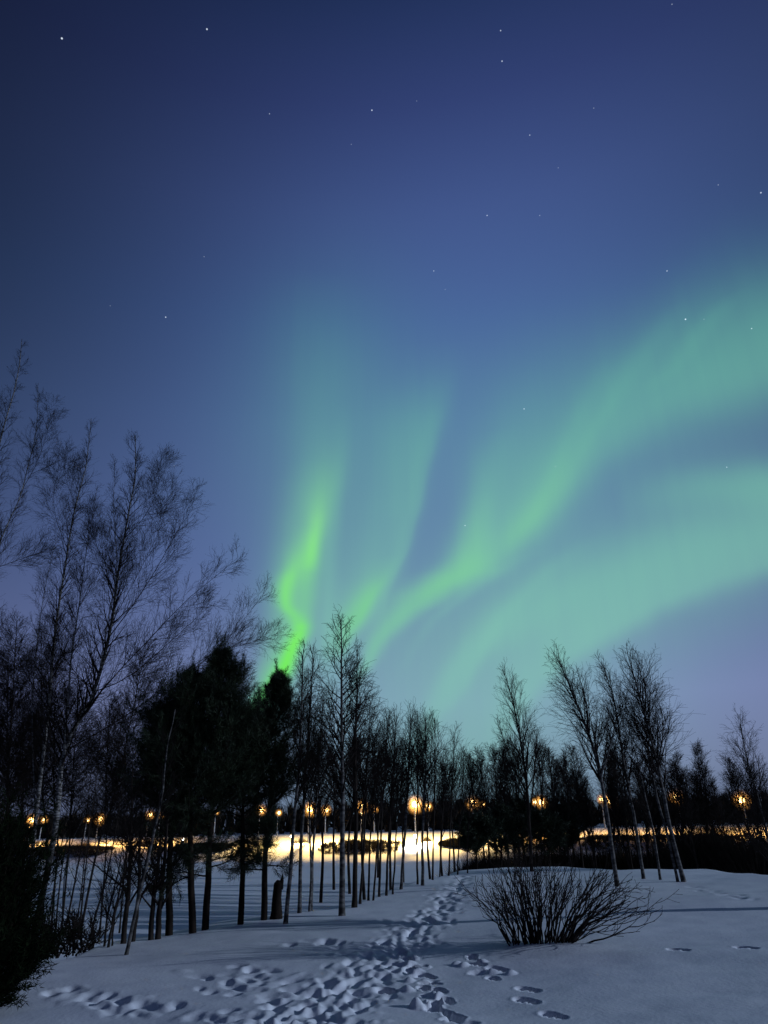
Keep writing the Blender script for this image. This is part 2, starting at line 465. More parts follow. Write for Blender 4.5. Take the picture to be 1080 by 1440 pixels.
CREST = [(-420, 1470), (-120, 1405), (0, 1372), (60, 1356), (130, 1334), (200, 1322), (280, 1306), (340, 1298), (400, 1291), (480, 1280), (545, 1256), (590, 1241),
         (650, 1226), (720, 1221), (800, 1221), (880, 1224), (960, 1224), (1010, 1222), (1080, 1230), (1250, 1250)]
cr_pts = [hit(a, b, hill) for a, b in CREST]
CRX = np.array([p[0] for p in cr_pts]); CRY = np.array([p[1] for p in cr_pts])
o_ = np.argsort(CRX); CRX, CRY = CRX[o_], CRY[o_]
FIELD = -4.5
RA = np.array([-110.0, 203.0]); RB = np.array([70.0, 140.0])      # the far road runs from A to B
RD = (RB - RA) / np.linalg.norm(RB - RA); RN = np.array([-RD[1], RD[0]])


def road_d(x, y):
    """distance behind the near edge of the far road (negative on our side)"""
    return (x - RA[0]) * RN[0] + (y - RA[1]) * RN[1]


def ground(x, y):
    x = np.asarray(x, float); y = np.asarray(y, float)
    s = y - np.interp(x, CRX, CRY)
    w = smooth(s / 15.0)
    f = FIELD + .5 * fbm(x / 30, y / 18, 21, 3) + .07 * fbm(x / 5.0, y / 1.2, 31, 3)
    z = hill(x, y) * (1 - w) + f * w
    q = road_d(x, y)
    k = .62 * smooth((q + 27) / 7.0) + .38 * smooth((q + 13) / 9.0)
    bank = .12 + (.5 * fbm(x / 6, y / 6, 41, 4) + .35 * fbm(x / 1.7, y / 1.7, 45, 3))* (1 - smooth((q + 8) / 6)) + .03 * np.clip(q - 12, 0, 60)
    return z * (1 - k) + bank * k


def gz(x, y): return float(ground(np.array([x]), np.array([y]))[0])


def ghit(px, py):
    return hit(px, py, ground)


def at(px, py, Y):
    d = ray(px, py); return d * (Y / d[1])


# --- the snow cover: one polar sheet from the photographer's feet to the horizon
th_f = np.radians(np.arange(-37, 37.01, .115))
th_b = np.radians(np.concatenate([np.arange(40, 320.1, 4.0)]))
TH = np.concatenate([th_f, th_b])
rr = [0.4, .8, 1.3, 1.9, 2.5, 3.1, 3.6, 4.0]
while rr[-1] < 42: rr.append(rr[-1] * 1.0052)
while rr[-1] < 260: rr.append(rr[-1] * 1.016)
while rr[-1] < 5000: rr.append(rr[-1] * 1.12)
RR = np.array(rr)
GX = RR[:, None] * np.sin(TH)[None]; GY = RR[:, None] * np.cos(TH)[None]
GZ = ground(GX, GY)
near = RR < 60
nr = near.sum()
GZ[:nr] += .014 * fbm(GX[:nr] / 1.7, GY[:nr] / .22, 71, 3) * (1 - smooth((RR[:nr, None] - 25) / 20)) + .018 * fbm(GX[:nr] / .8, GY[:nr] / .5, 77, 4) * (1 - smooth((RR[:nr, None] - 30) / 20)) + .05 * fbm(GX[:nr] / 2.4, GY[:nr] / 1.5, 78, 2)
rng = np.random.default_rng(7)
nf = len(th_f)


def stamp(x, y, a, lx, ly, depth, rim=.35, power=4):
    """press a print of half sizes lx (along a), ly into the snow, raising a rim"""
    r = math.hypot(x, y); t = math.atan2(x, y); m = max(lx, ly) * 2.0
    i0, i1 = np.searchsorted(RR, [r - m, r + m]); j0, j1 = np.searchsorted(th_f, [t - m / r, t + m / r])
    if i1 <= i0 or j1 <= j0: return
    X = GX[i0:i1, j0:j1] - x; Y = GY[i0:i1, j0:j1] - y
    u = (X * math.sin(a) + Y * math.cos(a)) / lx; v = (X * math.cos(a) - Y * math.sin(a)) / ly
    q = np.sqrt(u * u + v * v)
    GZ[i0:i1, j0:j1] += depth * (-np.exp(-q ** power) + rim * np.exp(-((q - 1.35) / .3) ** 2))


def ground_path(pts, n):
    w = np.array([hit(a, b, hill)[:2] for a, b in pts])
    return resample(w, n)


def boot(x, y, a, depth, rim=.2, s=1.0):
    ca, sa = math.cos(a), math.sin(a)
    stamp(x + sa * .05 * s, y + ca * .05 * s, a, .105 * s, .06 * s, depth, rim, 5)
    stamp(x - sa * .085 * s, y - ca * .085 * s, a, .055 * s, .048 * s, depth * .8, rim, 5)


# the trodden path: hundreds of overlapping prints and kicked-up clods
path = ground_path([(395, 1475), (440, 1430), (492, 1385), (540, 1345), (588, 1304), (618, 1276), (640, 1250), (650, 1230)], 400)
pw = np.interp(np.linspace(0, 1, 400), [0, .25, .45, .6, 1], [.44, .44, .36, .32, .32])
for k in range(2000):
    i = rng.integers(0, 399); c = path[i]; tng = path[min(i + 1, 399)] - path[max(i - 1, 0)]; tng /= np.linalg.norm(tng)
    off = rng.normal() * pw[i] * .62
    x, y = c[0] + tng[1] * off, c[1] - tng[0] * off
    a = math.atan2(tng[0], tng[1]) + rng.normal() * .5
    if rng.random() < .5: boot(x, y, a, rng.uniform(.012, .04), .25, rng.uniform(.8, 1.1))
    else: stamp(x, y, a, rng.uniform(.025, .075), rng.uniform(.025, .06), -rng.uniform(.006, .028), 0, 3)
# a trodden line crossing to the left
for seg, n, wid in (([(70, 1392), (130, 1404), (200, 1418), (290, 1430), (390, 1437)], 75, .12), ([(330, 1368), (390, 1392), (430, 1402)], 70, .3), ([(338, 1358), (355, 1362), (374, 1366)], 12, .07),
                    ([(420, 1328), (450, 1322), (482, 1330)], 26, .10), ([(968, 1244), (1010, 1256), (1060, 1266)], 40, .10), ([(470, 1345), (560, 1335), (600, 1325)], 30, .15)):
    pth = ground_path(seg, 200)
    for k in range(n):
        c = pth[rng.integers(0, 200)]
        stamp(c[0] + rng.normal() * wid, c[1] + rng.normal() * wid, rng.uniform(0, 6), rng.uniform(.08, .14), rng.uniform(.045, .08), rng.choice([1, 1, -.5]) * rng.uniform(.02, .045), .2, 3)
# trodden snow settles: soften the churned ground before the fresh prints
for _ in range(2):
    Z = GZ[8:560, :nf].copy(); S = Z.copy()
    S[1:-1, 1:-1] = (Z[1:-1, 1:-1] * 4 + 2 * (Z[:-2, 1:-1] + Z[2:, 1:-1] + Z[1:-1, :-2] + Z[1:-1, 2:]) + Z[:-2, :-2] + Z[:-2, 2:] + Z[2:, :-2] + Z[2:, 2:]) / 16
    GZ[8:560, :nf] = S
# single footprints
PRINTS = [(572, 1346), (590, 1358), (600, 1370), (580, 1362), (606, 1381), (617, 1392), (597, 1388), (628, 1406), (618, 1420), (640, 1430), (566, 1335), (633, 1450), (545, 1390), (612, 1412),
          (664, 1344), (672, 1356), (700, 1362), (694, 1376), (744, 1391), (742, 1407), (780, 1429), (955, 1335), (1050, 1330)]
for k, (px, py) in enumerate(PRINTS):
    p = hit(px, py, hill)
    boot(p[0], p[1], R(-35) + rng.normal() * .3, rng.uniform(.11, .16) if k < 21 else .1, .06, rng.uniform(.95, 1.1))
for a, b_ in (([(556, 1340), (640, 1440)], 26), ([(655, 1350), (700, 1372)], 8)):
    pth = ground_path(a, 60)
    for k in range(b_):
        c = pth[rng.integers(0, 60)]; stamp(c[0] + rng.normal() * .12, c[1] + rng.normal() * .12, rng.uniform(0, 6), .09, .06, rng.choice([1, -1]) * .04, .2, 3)
nr_, nth = GX.shape
V = np.stack([GX, GY, GZ], -1).reshape(-1, 3)
idx = np.arange(nr_ * nth).reshape(nr_, nth); nxt = np.roll(idx, -1, axis=1)
F = np.stack([idx[:-1], idx[1:], nxt[1:], nxt[:-1]], -1).reshape(-1, 4)
V = np.vstack([V, [[0, 0, gz(0, 0)]]])
F3 = np.stack([np.full(nth, len(V) - 1), idx[0], nxt[0]], -1)
tag(link('snow_ground', make_mesh('snow_ground', V, [F3, F], [M_snow])), kind='structure')


# ------------------------------------------------------------------ bare trees
def tree(name, label, cat, stems, seed, group=None, Y=None, limbs=(), n1=34, n2=9, n3=6, l1=1.3, l2=.5, l3=.5, ang1=(22, 42), t0=.22, up1=.35, up2=.1, up3=-.1,
         shape=.8, bark=None, rtip=.0026, dz=.5, stem_jit=.03, scale3=1.0, limb_n=16, kf=.85, ang2=(22, 48)):
    """stems / limbs: (pixel polyline, base radius); the first stem's first point is on the snow"""
    rng = np.random.default_rng(seed)
    bark = bark or M_birch
    p0 = stems[0][0][0]
    if Y is None:
        h = ghit(*p0); Y = h[1]
    base = at(p0[0], p0[1], Y); base[2] = gz(base[0], base[1])
    root = thing(name, base, label, cat, group)
    SP, SR = [], []
    for si, (pl, r0) in enumerate(stems):
        y0 = Y if si == 0 else Y + rng.uniform(-.35, .35)
        w = np.array([at(a, b_, y0) for a, b_ in pl]) - base
        if si == 0: w[0] = (0, 0, -.12)
        elif len(pl[0]) == 2 and pl[0][1] > 1200:
            w[0][2] = gz(w[0][0] + base[0], w[0][1] + base[1]) - base[2] - .12
        dd = np.linspace(0, 1, len(w)); w[:, 1] += rng.uniform(-dz, dz) * dd ** 1.5
        q = resample(w, 18); q[1:] += np.cumsum(rng.normal(size=(17, 3)) * stem_jit * .25, axis=0)
        SP.append(q); SR.append(.78 * r0 * (1 - np.linspace(0, 1, 18) * .92) ** .9 + .003); SR[-1][0] *= 1.25
    SP = np.array(SP); SR = np.array(SR)
    tr = Geo().tubes(SP, SR, 8)
    g = Geo()
    ml = np.linalg.norm(np.diff(SP[0], axis=0), axis=1).sum()
    B1, Q1 = spawn(rng, SP, SR, n1, t0, .99, ang1, lambda t, pl: l1 * np.clip(pl / ml * 1.15, .3, 1) * (np.clip((1 - (t - t0) / (1 - t0)), 0, 1) ** shape + .2), 8, .56, rtip * 1.3, up1, .04, keep=ml * .95)
    extra = []
    for pl, r0 in limbs:
        w = np.array([at(a, b_, Y) for a, b_ in pl]) - base
        w[:, 1] += rng.uniform(-1.2, 1.2) * np.linspace(0, 1, len(w))
        q = resample(w, 8); extra.append((q, r0 * (1 - np.linspace(0, 1, 8) * .85)))
    if extra:
        EP = np.array([e[0] for e in extra]); ER = np.array([e[1] for e in extra])
        g.tubes(EP, ER, 5)
        C, D = spawn(rng, EP, ER, limb_n, .15, 1.0, (22, 55), lambda t, pl: l1 * (1.1 - .7 * t) * np.clip(pl / 2.5, .4, 1), 8, .55, rtip * 1.3, up1 * .6, .045)
        B1 = np.concatenate([B1, C]); Q1 = np.concatenate([Q1, D])
    g.tubes(B1, Q1, 4)
    B2, Q2 = spawn(rng, B1, Q1, n2, .2, 1.0, ang2, lambda t, pl: l2 * pl * (1.2 - .7 * t) + .08, 7, .62, rtip, up2, .05, keep=kf * l1)
    g.tubes(B2, Q2, 3)
    if n3:
        B3, Q3 = spawn(rng, B2, Q2, n3, .2, 1.0, (20, 50), lambda t, pl: scale3 * np.maximum(l3 * pl, .12), 5, .7, rtip * .85, up3, .07, keep=.5 * kf * l1)
        g.tubes(B3, Q3, 3)
    link('trunk', tr.mesh(name + '_trunk', [bark]), root)
    link('crown', g.mesh(name + '_crown', [M_twig]), root)
    return root


LEFT = 'bare birches at the left edge of the hill'
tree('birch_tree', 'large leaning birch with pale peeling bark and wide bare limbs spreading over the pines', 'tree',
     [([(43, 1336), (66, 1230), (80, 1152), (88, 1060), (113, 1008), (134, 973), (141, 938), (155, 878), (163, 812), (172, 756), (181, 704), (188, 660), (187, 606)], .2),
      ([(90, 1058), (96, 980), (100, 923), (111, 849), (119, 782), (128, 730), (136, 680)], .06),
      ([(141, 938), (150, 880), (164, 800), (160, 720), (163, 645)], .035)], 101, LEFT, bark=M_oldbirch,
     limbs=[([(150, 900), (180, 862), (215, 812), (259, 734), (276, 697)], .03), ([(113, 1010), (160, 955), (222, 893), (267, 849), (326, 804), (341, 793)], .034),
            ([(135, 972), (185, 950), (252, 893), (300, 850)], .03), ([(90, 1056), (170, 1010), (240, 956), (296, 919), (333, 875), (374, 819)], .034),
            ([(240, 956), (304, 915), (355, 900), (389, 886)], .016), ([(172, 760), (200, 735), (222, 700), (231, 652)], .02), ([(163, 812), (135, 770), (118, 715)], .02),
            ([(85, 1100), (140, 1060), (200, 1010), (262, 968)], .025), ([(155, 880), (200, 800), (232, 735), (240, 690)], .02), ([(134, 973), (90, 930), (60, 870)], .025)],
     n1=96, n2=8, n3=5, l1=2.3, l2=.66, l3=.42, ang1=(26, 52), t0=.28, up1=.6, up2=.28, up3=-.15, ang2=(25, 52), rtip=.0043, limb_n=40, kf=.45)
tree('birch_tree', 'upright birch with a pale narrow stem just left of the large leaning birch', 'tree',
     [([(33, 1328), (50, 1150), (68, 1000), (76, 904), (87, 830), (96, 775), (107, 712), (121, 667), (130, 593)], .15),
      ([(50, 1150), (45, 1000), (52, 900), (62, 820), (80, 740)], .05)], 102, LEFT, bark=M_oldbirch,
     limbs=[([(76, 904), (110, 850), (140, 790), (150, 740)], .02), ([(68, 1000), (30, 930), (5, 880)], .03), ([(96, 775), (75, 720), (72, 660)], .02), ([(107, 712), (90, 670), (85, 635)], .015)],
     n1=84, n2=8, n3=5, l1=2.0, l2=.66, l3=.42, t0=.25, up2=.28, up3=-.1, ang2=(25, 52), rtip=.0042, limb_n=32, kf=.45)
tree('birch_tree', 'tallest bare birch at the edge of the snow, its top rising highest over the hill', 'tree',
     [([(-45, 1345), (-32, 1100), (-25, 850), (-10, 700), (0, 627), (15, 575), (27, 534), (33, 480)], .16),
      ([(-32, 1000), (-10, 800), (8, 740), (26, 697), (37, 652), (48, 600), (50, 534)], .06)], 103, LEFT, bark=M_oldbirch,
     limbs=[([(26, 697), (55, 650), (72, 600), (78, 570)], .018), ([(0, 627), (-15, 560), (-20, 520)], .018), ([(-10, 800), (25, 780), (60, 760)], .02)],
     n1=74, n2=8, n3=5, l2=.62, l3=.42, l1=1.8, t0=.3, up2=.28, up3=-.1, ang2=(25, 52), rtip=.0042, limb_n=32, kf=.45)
for k, (px, py, top, hh, lab) in enumerate([
        (-5, 1322, (20, 860), .07, 'dark bare birch with a thick twiggy crown behind the trunks at the photo edge'),
        (58, 1312, (58, 880), .06, 'slim dark birch in the thicket behind the leaning birch trunk'),
        (112, 1316, (205, 900), .06, 'dark birch leaning towards the pines in front of the snowfield'),
        (-30, 1330, (-10, 960), .07, 'dark low crowned birch half cut by the photo edge, lowest of the edge trees'),
        (30, 1318, (30, 960), .05, 'dark twiggy birch between the edge trees and the leaning birch trunk'),
        (86, 1316, (110, 960), .05, 'dark twiggy birch with low crossing boughs behind the upright saplings'),
        (140, 1312, (160, 990), .045, 'dark twiggy birch standing just beyond the outermost stout sapling'),
        (-70, 1320, (-40, 800), .08, 'big dark birch mostly outside the photo edge, its boughs reaching in over the thicket'),
        (8, 1316, (10, 900), .06, 'dark birch standing between the added corner shrub and the birch trunks'),
        (72, 1312, (80, 900), .05, 'dark birch right behind the foot of the leaning birch'),
        (168, 1312, (178, 1040), .04, 'low dark birch behind the pale thin birch stem leaning over the snow')]):
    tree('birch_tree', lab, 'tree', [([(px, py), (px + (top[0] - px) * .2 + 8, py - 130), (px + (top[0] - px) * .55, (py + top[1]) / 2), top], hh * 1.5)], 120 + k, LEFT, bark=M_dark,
         n1=110, n2=12, n3=4, l1=2.6, t0=.36, ang1=(32, 75), rtip=.0052, kf=.45)

THICK = 'thin dark stems of the thicket at the left'
for k, (pl, r, lab) in enumerate([
        ([(67, 1310), (77, 1240), (92, 1150), (100, 1060)], .032, 'thin dark sapling leaning beside the leaning birch trunk'),
        ([(78, 1315), (84, 1240), (100, 1140), (112, 1040)], .04, 'dark sapling second from the big birch trunk in the thicket'),
        ([(90, 1318), (106, 1240), (122, 1150), (132, 1060)], .05, 'dark sapling third from the big birch trunk in the thicket'),
        ([(102, 1321), (114, 1260), (121, 1200), (138, 1080)], .035, 'dark sapling crossing another stem in the middle of the thicket'),
        ([(111, 1319), (118, 1240), (128, 1150), (140, 1090)], .045, 'dark upright sapling near the outer end of the thicket'),
        ([(126, 1322), (135, 1285), (147, 1244), (160, 1180), (175, 1090)], .05, 'outermost stout dark sapling of the thicket, curved over the brush pile'),
        ([(146, 1332), (153, 1285), (163, 1240), (172, 1180)], .016, 'spindly shoot standing first beyond the brush pile'),
        ([(151, 1333), (159, 1285), (167, 1240), (180, 1170)], .018, 'spindly shoot standing second beyond the brush pile'),
        ([(157, 1331), (165, 1287), (173, 1250), (180, 1200)], .012, 'spindliest shoot, wavy, third beyond the brush pile'),
        ([(174, 1327), (178, 1280), (182, 1240), (187, 1150), (190, 1080)], .04, 'straight dark sapling just behind the pale leaning birch stem'),
        ([(186, 1324), (196, 1262), (200, 1200), (206, 1100)], .032, 'dark sapling crossing behind the pale leaning birch stem'),
        ([(213, 1321), (218, 1260), (226, 1190), (234, 1110)], .04, 'dark stem between the leaning birch stem and the first pine trunk'),
        ([(222, 1320), (229, 1255), (236, 1190), (246, 1110)], .045, 'dark stem close beside the first pine trunk')]):
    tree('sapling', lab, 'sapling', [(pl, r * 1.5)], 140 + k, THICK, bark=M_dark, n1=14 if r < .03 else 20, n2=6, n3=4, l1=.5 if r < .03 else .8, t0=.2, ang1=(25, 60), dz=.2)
tree('sapling', 'pale thin birch stem leaning across the snow edge in front of the dark thicket', 'sapling',
     [([(176, 1343), (190, 1288), (206, 1210), (222, 1133), (233, 1047), (243, 1000)], .036)], 160, THICK, n1=12, n2=5, n3=4, l1=.5, t0=.45, dz=.1)
tree('sapling', 'long pale bare stem arching from the thicket across the dark pine crown', 'sapling',
     [([(86, 1318), (95, 1200), (130, 1130), (155, 1113), (202, 1070), (249, 1028), (284, 973), (301, 938)], .04)], 161, THICK, n1=14, n2=5, n3=4, l1=.5, t0=.45, dz=.1)

MID = 'bare birches along the middle of the crest'
tree('birch_tree', 'tall straight birch with a pale stem and fine feathery crown, alone on the crest', 'tree',
     [([(481, 1287), (481, 1200), (481, 1100), (480, 1000), (479, 930), (478, 868)], .075)], 201, MID, n1=62, n2=9, n3=6, l1=.95, t0=.33, ang1=(32, 58), up1=.2, up3=-.3, rtip=.0034, dz=.1, stem_jit=.015)
tree('birch_tree', 'slender pale birch leaning in front of the smaller pine', 'tree',
     [([(401, 1298), (408, 1240), (414, 1170), (419, 1110), (423, 1040), (426, 960), (428, 912)], .05)], 202, MID, n1=46, n2=8, n3=5, l1=.65, t0=.4, ang1=(18, 36), dz=.1)
tree('birch_tree', 'slim grey birch beside the double stemmed one, right of the pines', 'tree',
     [([(421, 1286), (424, 1200), (428, 1120), (434, 1040), (438, 960), (440, 908)], .05)], 203, MID, n1=44, n2=8, n3=5, l1=.7, t0=.35, ang1=(18, 38), dz=.1)
tree('birch_tree', 'double stemmed slim birch between the pines and the tall pale birch', 'tree',
     [([(437, 1283), (440, 1200), (446, 1100), (452, 1020), (455, 985)], .042), ([(435, 1283), (438, 1230), (437, 1150), (444, 1060), (446, 1000)], .035)], 204, MID, n1=34, n2=8, n3=5, l1=.8, t0=.35, dz=.1)
tree('birch_tree', 'dark stemmed birch rising close behind the tall pale birch', 'tree',
     [([(498, 1276), (498, 1180), (499, 1080), (502, 980), (501, 908)], .07)], 205, MID, n1=52, n2=8, n3=6, l1=.85, t0=.33, ang1=(25, 48), bark=M_dark, dz=.1)
_T = ['thirty', 'forty', 'fifty']; _U = ['first', 'second', 'third', 'fourth', 'fifth', 'sixth', 'seventh', 'eighth', 'ninth']
ORDX = ['twenty-seventh', 'twenty-eighth', 'twenty-ninth', 'thirtieth', 'thirty-first', 'thirty-second', 'thirty-third', 'thirty-fourth'] + ['thirty-' + u for u in _U[4:]] + ['fortieth'] + ['forty-' + u for u in _U] + ['fiftieth']
ORD = ['first', 'second', 'third', 'fourth', 'fifth', 'sixth', 'seventh', 'eighth', 'ninth', 'tenth', 'eleventh', 'twelfth', 'thirteenth', 'fourteenth', 'fifteenth',
       'sixteenth', 'seventeenth', 'eighteenth', 'nineteenth', 'twentieth', 'twenty-first', 'twenty-second', 'twenty-third', 'twenty-fourth', 'twenty-fifth', 'twenty-sixth'] + ORDX
row = [(506, 1270, 517, 990, .035), (518, 1266, 527, 1030, .03), (524, 1266, 534, 1045, .028), (533, 1260, 546, 1010, .036), (543, 1258, 556, 1005, .036), (552, 1256, 566, 1050, .028),
       (563, 1251, 577, 1000, .05), (587, 1244, 586, 1005, .034), (594, 1245, 597, 1008, .055), (608, 1238, 611, 1010, .036), (618, 1233, 626, 1055, .028), (630, 1231, 640, 1030, .034), (643, 1229, 652, 1060, .03),
       (657, 1227, 660, 1080, .026)]
for k, (bx, by, tx, ty, r) in enumerate(row):
    rnd = random.Random(k)
    tree('birch_tree', f'slim bare birch, {ORD[k]} from the tall pale birch in the thin row on the crest', 'tree',
         [([(bx, by), (bx + (tx - bx) * .3 + rnd.uniform(-2, 2), by + (ty - by) * .33), (bx + (tx - bx) * .7 + rnd.uniform(-2, 2), by + (ty - by) * .68), (tx, ty)], r)], 220 + k,
         'slim birches in a row on the crest', n1=38, n2=7, n3=3, l1=1.15 if r > .032 else .9, t0=.42, ang1=(14, 34), up1=.3, rtip=.003, bark=M_birch if k in (6, 8) else M_dark, dz=.1)

RIGHT = 'bare birches on the right of the hill'
tree('birch_tree', 'broad feathery birch rising behind the round willow bush', 'tree',
     [([(748, 1226), (744, 1150), (738, 1080), (728, 1020), (716, 970), (706, 940)], .075), ([(744, 1150), (752, 1080), (756, 1020)], .035), ([(742, 1130), (715, 1060), (696, 1010)], .03)], 301, RIGHT,
     n1=52, n2=9, n3=5, l1=1.4, t0=.3, ang1=(18, 38), up1=.4, rtip=.003, bark=M_dark)
tree('birch_tree', 'birch leaning away from its neighbours with drooping twigs, right behind the willow bush', 'tree',
     [([(868, 1246), (857, 1165), (845, 1095), (828, 1034), (804, 973), (789, 935), (779, 914)], .07), ([(828, 1034), (826, 985), (815, 935)], .03), ([(845, 1095), (862, 1040), (872, 1000)], .03)], 302, RIGHT,
     n1=52, n2=9, n3=5, l1=1.3, t0=.36, ang1=(20, 44), up1=.3, up3=-.4, rtip=.003)
tree('birch_tree', 'thin stemmed birch between the leaning birch and the densest birch', 'tree',
     [([(905, 1236), (892, 1144), (878, 1065), (864, 990), (851, 950), (843, 932)], .06)], 303, RIGHT, n1=50, n2=9, n3=4, l1=1.15, t0=.38, ang1=(16, 36), rtip=.003)
tree('birch_tree', 'densest and tallest birch on the right, twin pale stems and a fan of fine twigs', 'tree',
     [([(962, 1239), (942, 1161), (926, 1083), (906, 1002), (893, 950), (884, 916)], .075), ([(953, 1237), (937, 1165), (922, 1100), (912, 1020), (914, 960), (910, 920)], .045), ([(926, 1083), (934, 1030), (936, 990)], .03)], 304, RIGHT,
     n1=48, n2=8, n3=5, l1=1.4, t0=.36, ang1=(18, 40), up1=.4, rtip=.003)
tree('birch_tree', 'slim birch just behind the twin stemmed birch', 'tree',
     [([(929, 1237), (918, 1160), (905, 1090), (893, 1040)], .045)], 305, RIGHT, n1=30, n2=8, n3=5, l1=.8, t0=.3, rtip=.003)
tree('birch_tree', 'birch leaning inward at the far right behind the snow mound', 'tree',
     [([(1092, 1226), (1068, 1144), (1048, 1083), (1036, 1040), (1030, 1008)], .07), ([(1068, 1144), (1072, 1090), (1066, 1050)], .03)], 306, RIGHT, Y=25.5, n1=52, n2=10, n3=6, l1=1.5, t0=.25, up3=-.3, rtip=.003)
tree('birch_tree', 'bare birch outside the picture edge whose shadow crosses the right snow', 'tree',
     [([(1330, 1290), (1325, 1150), (1330, 950), (1340, 800)], .17)], 307, RIGHT, Y=hit(1080, 1272, hill)[1] - .6, n1=50, n2=9, n3=0, l1=1.2, t0=.3, rtip=.006)


# ------------------------------------------------------------------ pines
def tufts(rng, P, D, m, ln, w, spread=.75):
    """m thin needles round every point P looking along D"""
    n = len(P)
    d = D[:, None, :] + rng.normal(size=(n, m, 3)) * spread
    d /= np.linalg.norm(d, axis=2, keepdims=True) + 1e-9
    b0 = P[:, None, :] + rng.normal(size=(n, m, 3)) * ln * .22
    s = rng.normal(size=(n, m, 3)); s -= (s * d).sum(2, keepdims=True) * d; s /= np.linalg.norm(s, axis=2, keepdims=True) + 1e-9
    L = ln * (.6 + .6 * rng.random((n, m, 1)))
    V = np.stack([b0 - s * w, b0 + s * w, b0 + d * L], 2).reshape(-1, 3)
    return V, np.arange(len(V)).reshape(-1, 3)


def pine(label, base_px, top_px, crown_py, rad, seed, group, Y=None, r0=.11, n1=64, m=12, name='pine_tree', ln=.13, nw=.0038, low=0, dens=7, lean=0):
    rng = np.random.default_rng(seed)
    if Y is None: Y = ghit(*base_px)[1]
    base = at(base_px[0], base_px[1], Y); base[2] = gz(base[0], base[1])
    root = thing(name, base, label, 'tree', group)
    top = at(top_px[0], top_px[1], Y) - base; cb = (at(base_px[0], crown_py, Y) - base)[2]
    tz = max(.05, cb / top[2])
    K = 14; tt = np.linspace(0, 1, K)[:, None]
    tp = top * tt; tp[0, 2] = -.12; tp[:, :2] += np.cumsum(rng.normal(size=(K, 2)) * .012, axis=0)
    tr = r0 * (1 - .9 * tt[:, 0])
    link('trunk', Geo().tubes(tp[None], tr[None], 8).mesh(name + '_trunk', [M_pinebark]), root)
    prof = lambda t: rad * np.clip(1.0 - ((t - tz) / (1 - tz)) ** 2.2, .06, 1) * (.55 + .45 * smooth((t - tz) / .18 / max(1 - tz, .1) + .35))
    B1, Q1 = spawn(rng, tp[None], tr[None], n1, tz, .985, (55, 85), lambda t, pl: prof(t), 7, .45, .006, .75, .06)
    if low:
        C, D_ = spawn(rng, tp[None], tr[None], low, tz * .45, tz, (75, 100), lambda t, pl: rad * .55, 7, .3, .005, .1, .09)
        B1 = np.concatenate([B1, C]); Q1 = np.concatenate([Q1, D_])
    B2, Q2 = spawn(rng, B1, Q1, dens, .2, 1.0, (30, 60), lambda t, pl: .42 * pl + .1, 5, .5, .004, .5, .08)
    g = Geo().tubes(B1, Q1, 4).tubes(B2, Q2, 3)
    link('branches', g.mesh(name + '_branches', [M_pinebark]), root)
    pts = np.concatenate([B2[:, k] for k in (1, 2, 3, 4)] + [B1[:, k] for k in (3, 4, 5, 6)])
    drs = np.concatenate([B2[:, k] - B2[:, k - 1] for k in (1, 2, 3, 4)] + [B1[:, k] - B1[:, k - 1] for k in (3, 4, 5, 6)])
    drs /= np.linalg.norm(drs, axis=1, keepdims=True)
    # candles: upright shoots at the bough ends
    nb = len(B1); cs = rng.random(nb) < .7; ce = B1[cs][:, -1]; ch = rng.uniform(.2, .55, len(ce)) * min(1.0, rad)
    lean_ = rng.normal(size=(len(ce), 3)) * .18; lean_[:, 2] = 1
    cp = np.concatenate([ce + lean_ * (ch * f)[:, None] for f in np.linspace(.1, 1, 9)]); CV, CF = tufts(rng, cp, np.tile(lean_, (9, 1)), 12, .065, .004, .55)
    lead = tp[-1][None] - np.linspace(0, .5, 8)[:, None] * np.array([[0, 0, 1.0]]); pts = np.concatenate([pts, lead]); drs = np.concatenate([drs, np.tile([[0, 0, 1.0]], (8, 1))])
    V, F = tufts(rng, pts, drs, m, ln, nw)
    link('crown', Geo().add(V, F).add(CV, CF).mesh(name + '_needles', [M_needle], smooth_shade=False), root)
    return root


PG = 'dark pines at the left of the crest'
pine('broad dark pine, its crown the outer shoulder of the pine clump beside the birches', (239, 1315), (236, 1000), 1165, .95, 401, PG, n1=60, low=7, m=22, r0=.07)
pine('dark pine with twin trunk neighbours, second in the dense pine clump', (272, 1312), (275, 948), 1162, 1.2, 402, PG, n1=92, r0=.07, low=6, m=22)
pine('tallest dark pine with rounded bushy top in the dense clump', (288, 1308), (308, 920), 1160, 1.2, 403, PG, n1=96, r0=.068, low=6, m=22)
pine('dark pine on a straight thin trunk, between the dense clump and the small pine', (338, 1300), (346, 1005), 1155, .9, 404, PG, n1=85, r0=.06, low=6, m=20)
pine('smaller pine with candle like upright shoots, standing against the green light', (371, 1294), (388, 950), 1155, .85, 405, PG, n1=75, r0=.065, low=9, m=18)
h_ = ghit(388, 1292); st = thing('tree_stump', h_, 'short dark broken stump at the foot of the smaller pine', 'stump')
link('trunk', Geo().tubes(np.array([[[0, 0, -.1], [.01, 0, .1], [.0, .01, .35], [.02, 0, .6], [.03, .01, .66]]]), np.array([[.15, .11, .09, .085, .04]]), 9).mesh('stump_trunk', [M_pinebark]), st)
link('snag', Geo().tubes(np.array([[[.07, 0, .5], [.09, .01, .66], [.1, .02, .78]]]), np.array([[.05, .035, .008]]), 6).mesh('stump_snag', [M_pinebark]), st)
DG = 'dark conifers below the crest'
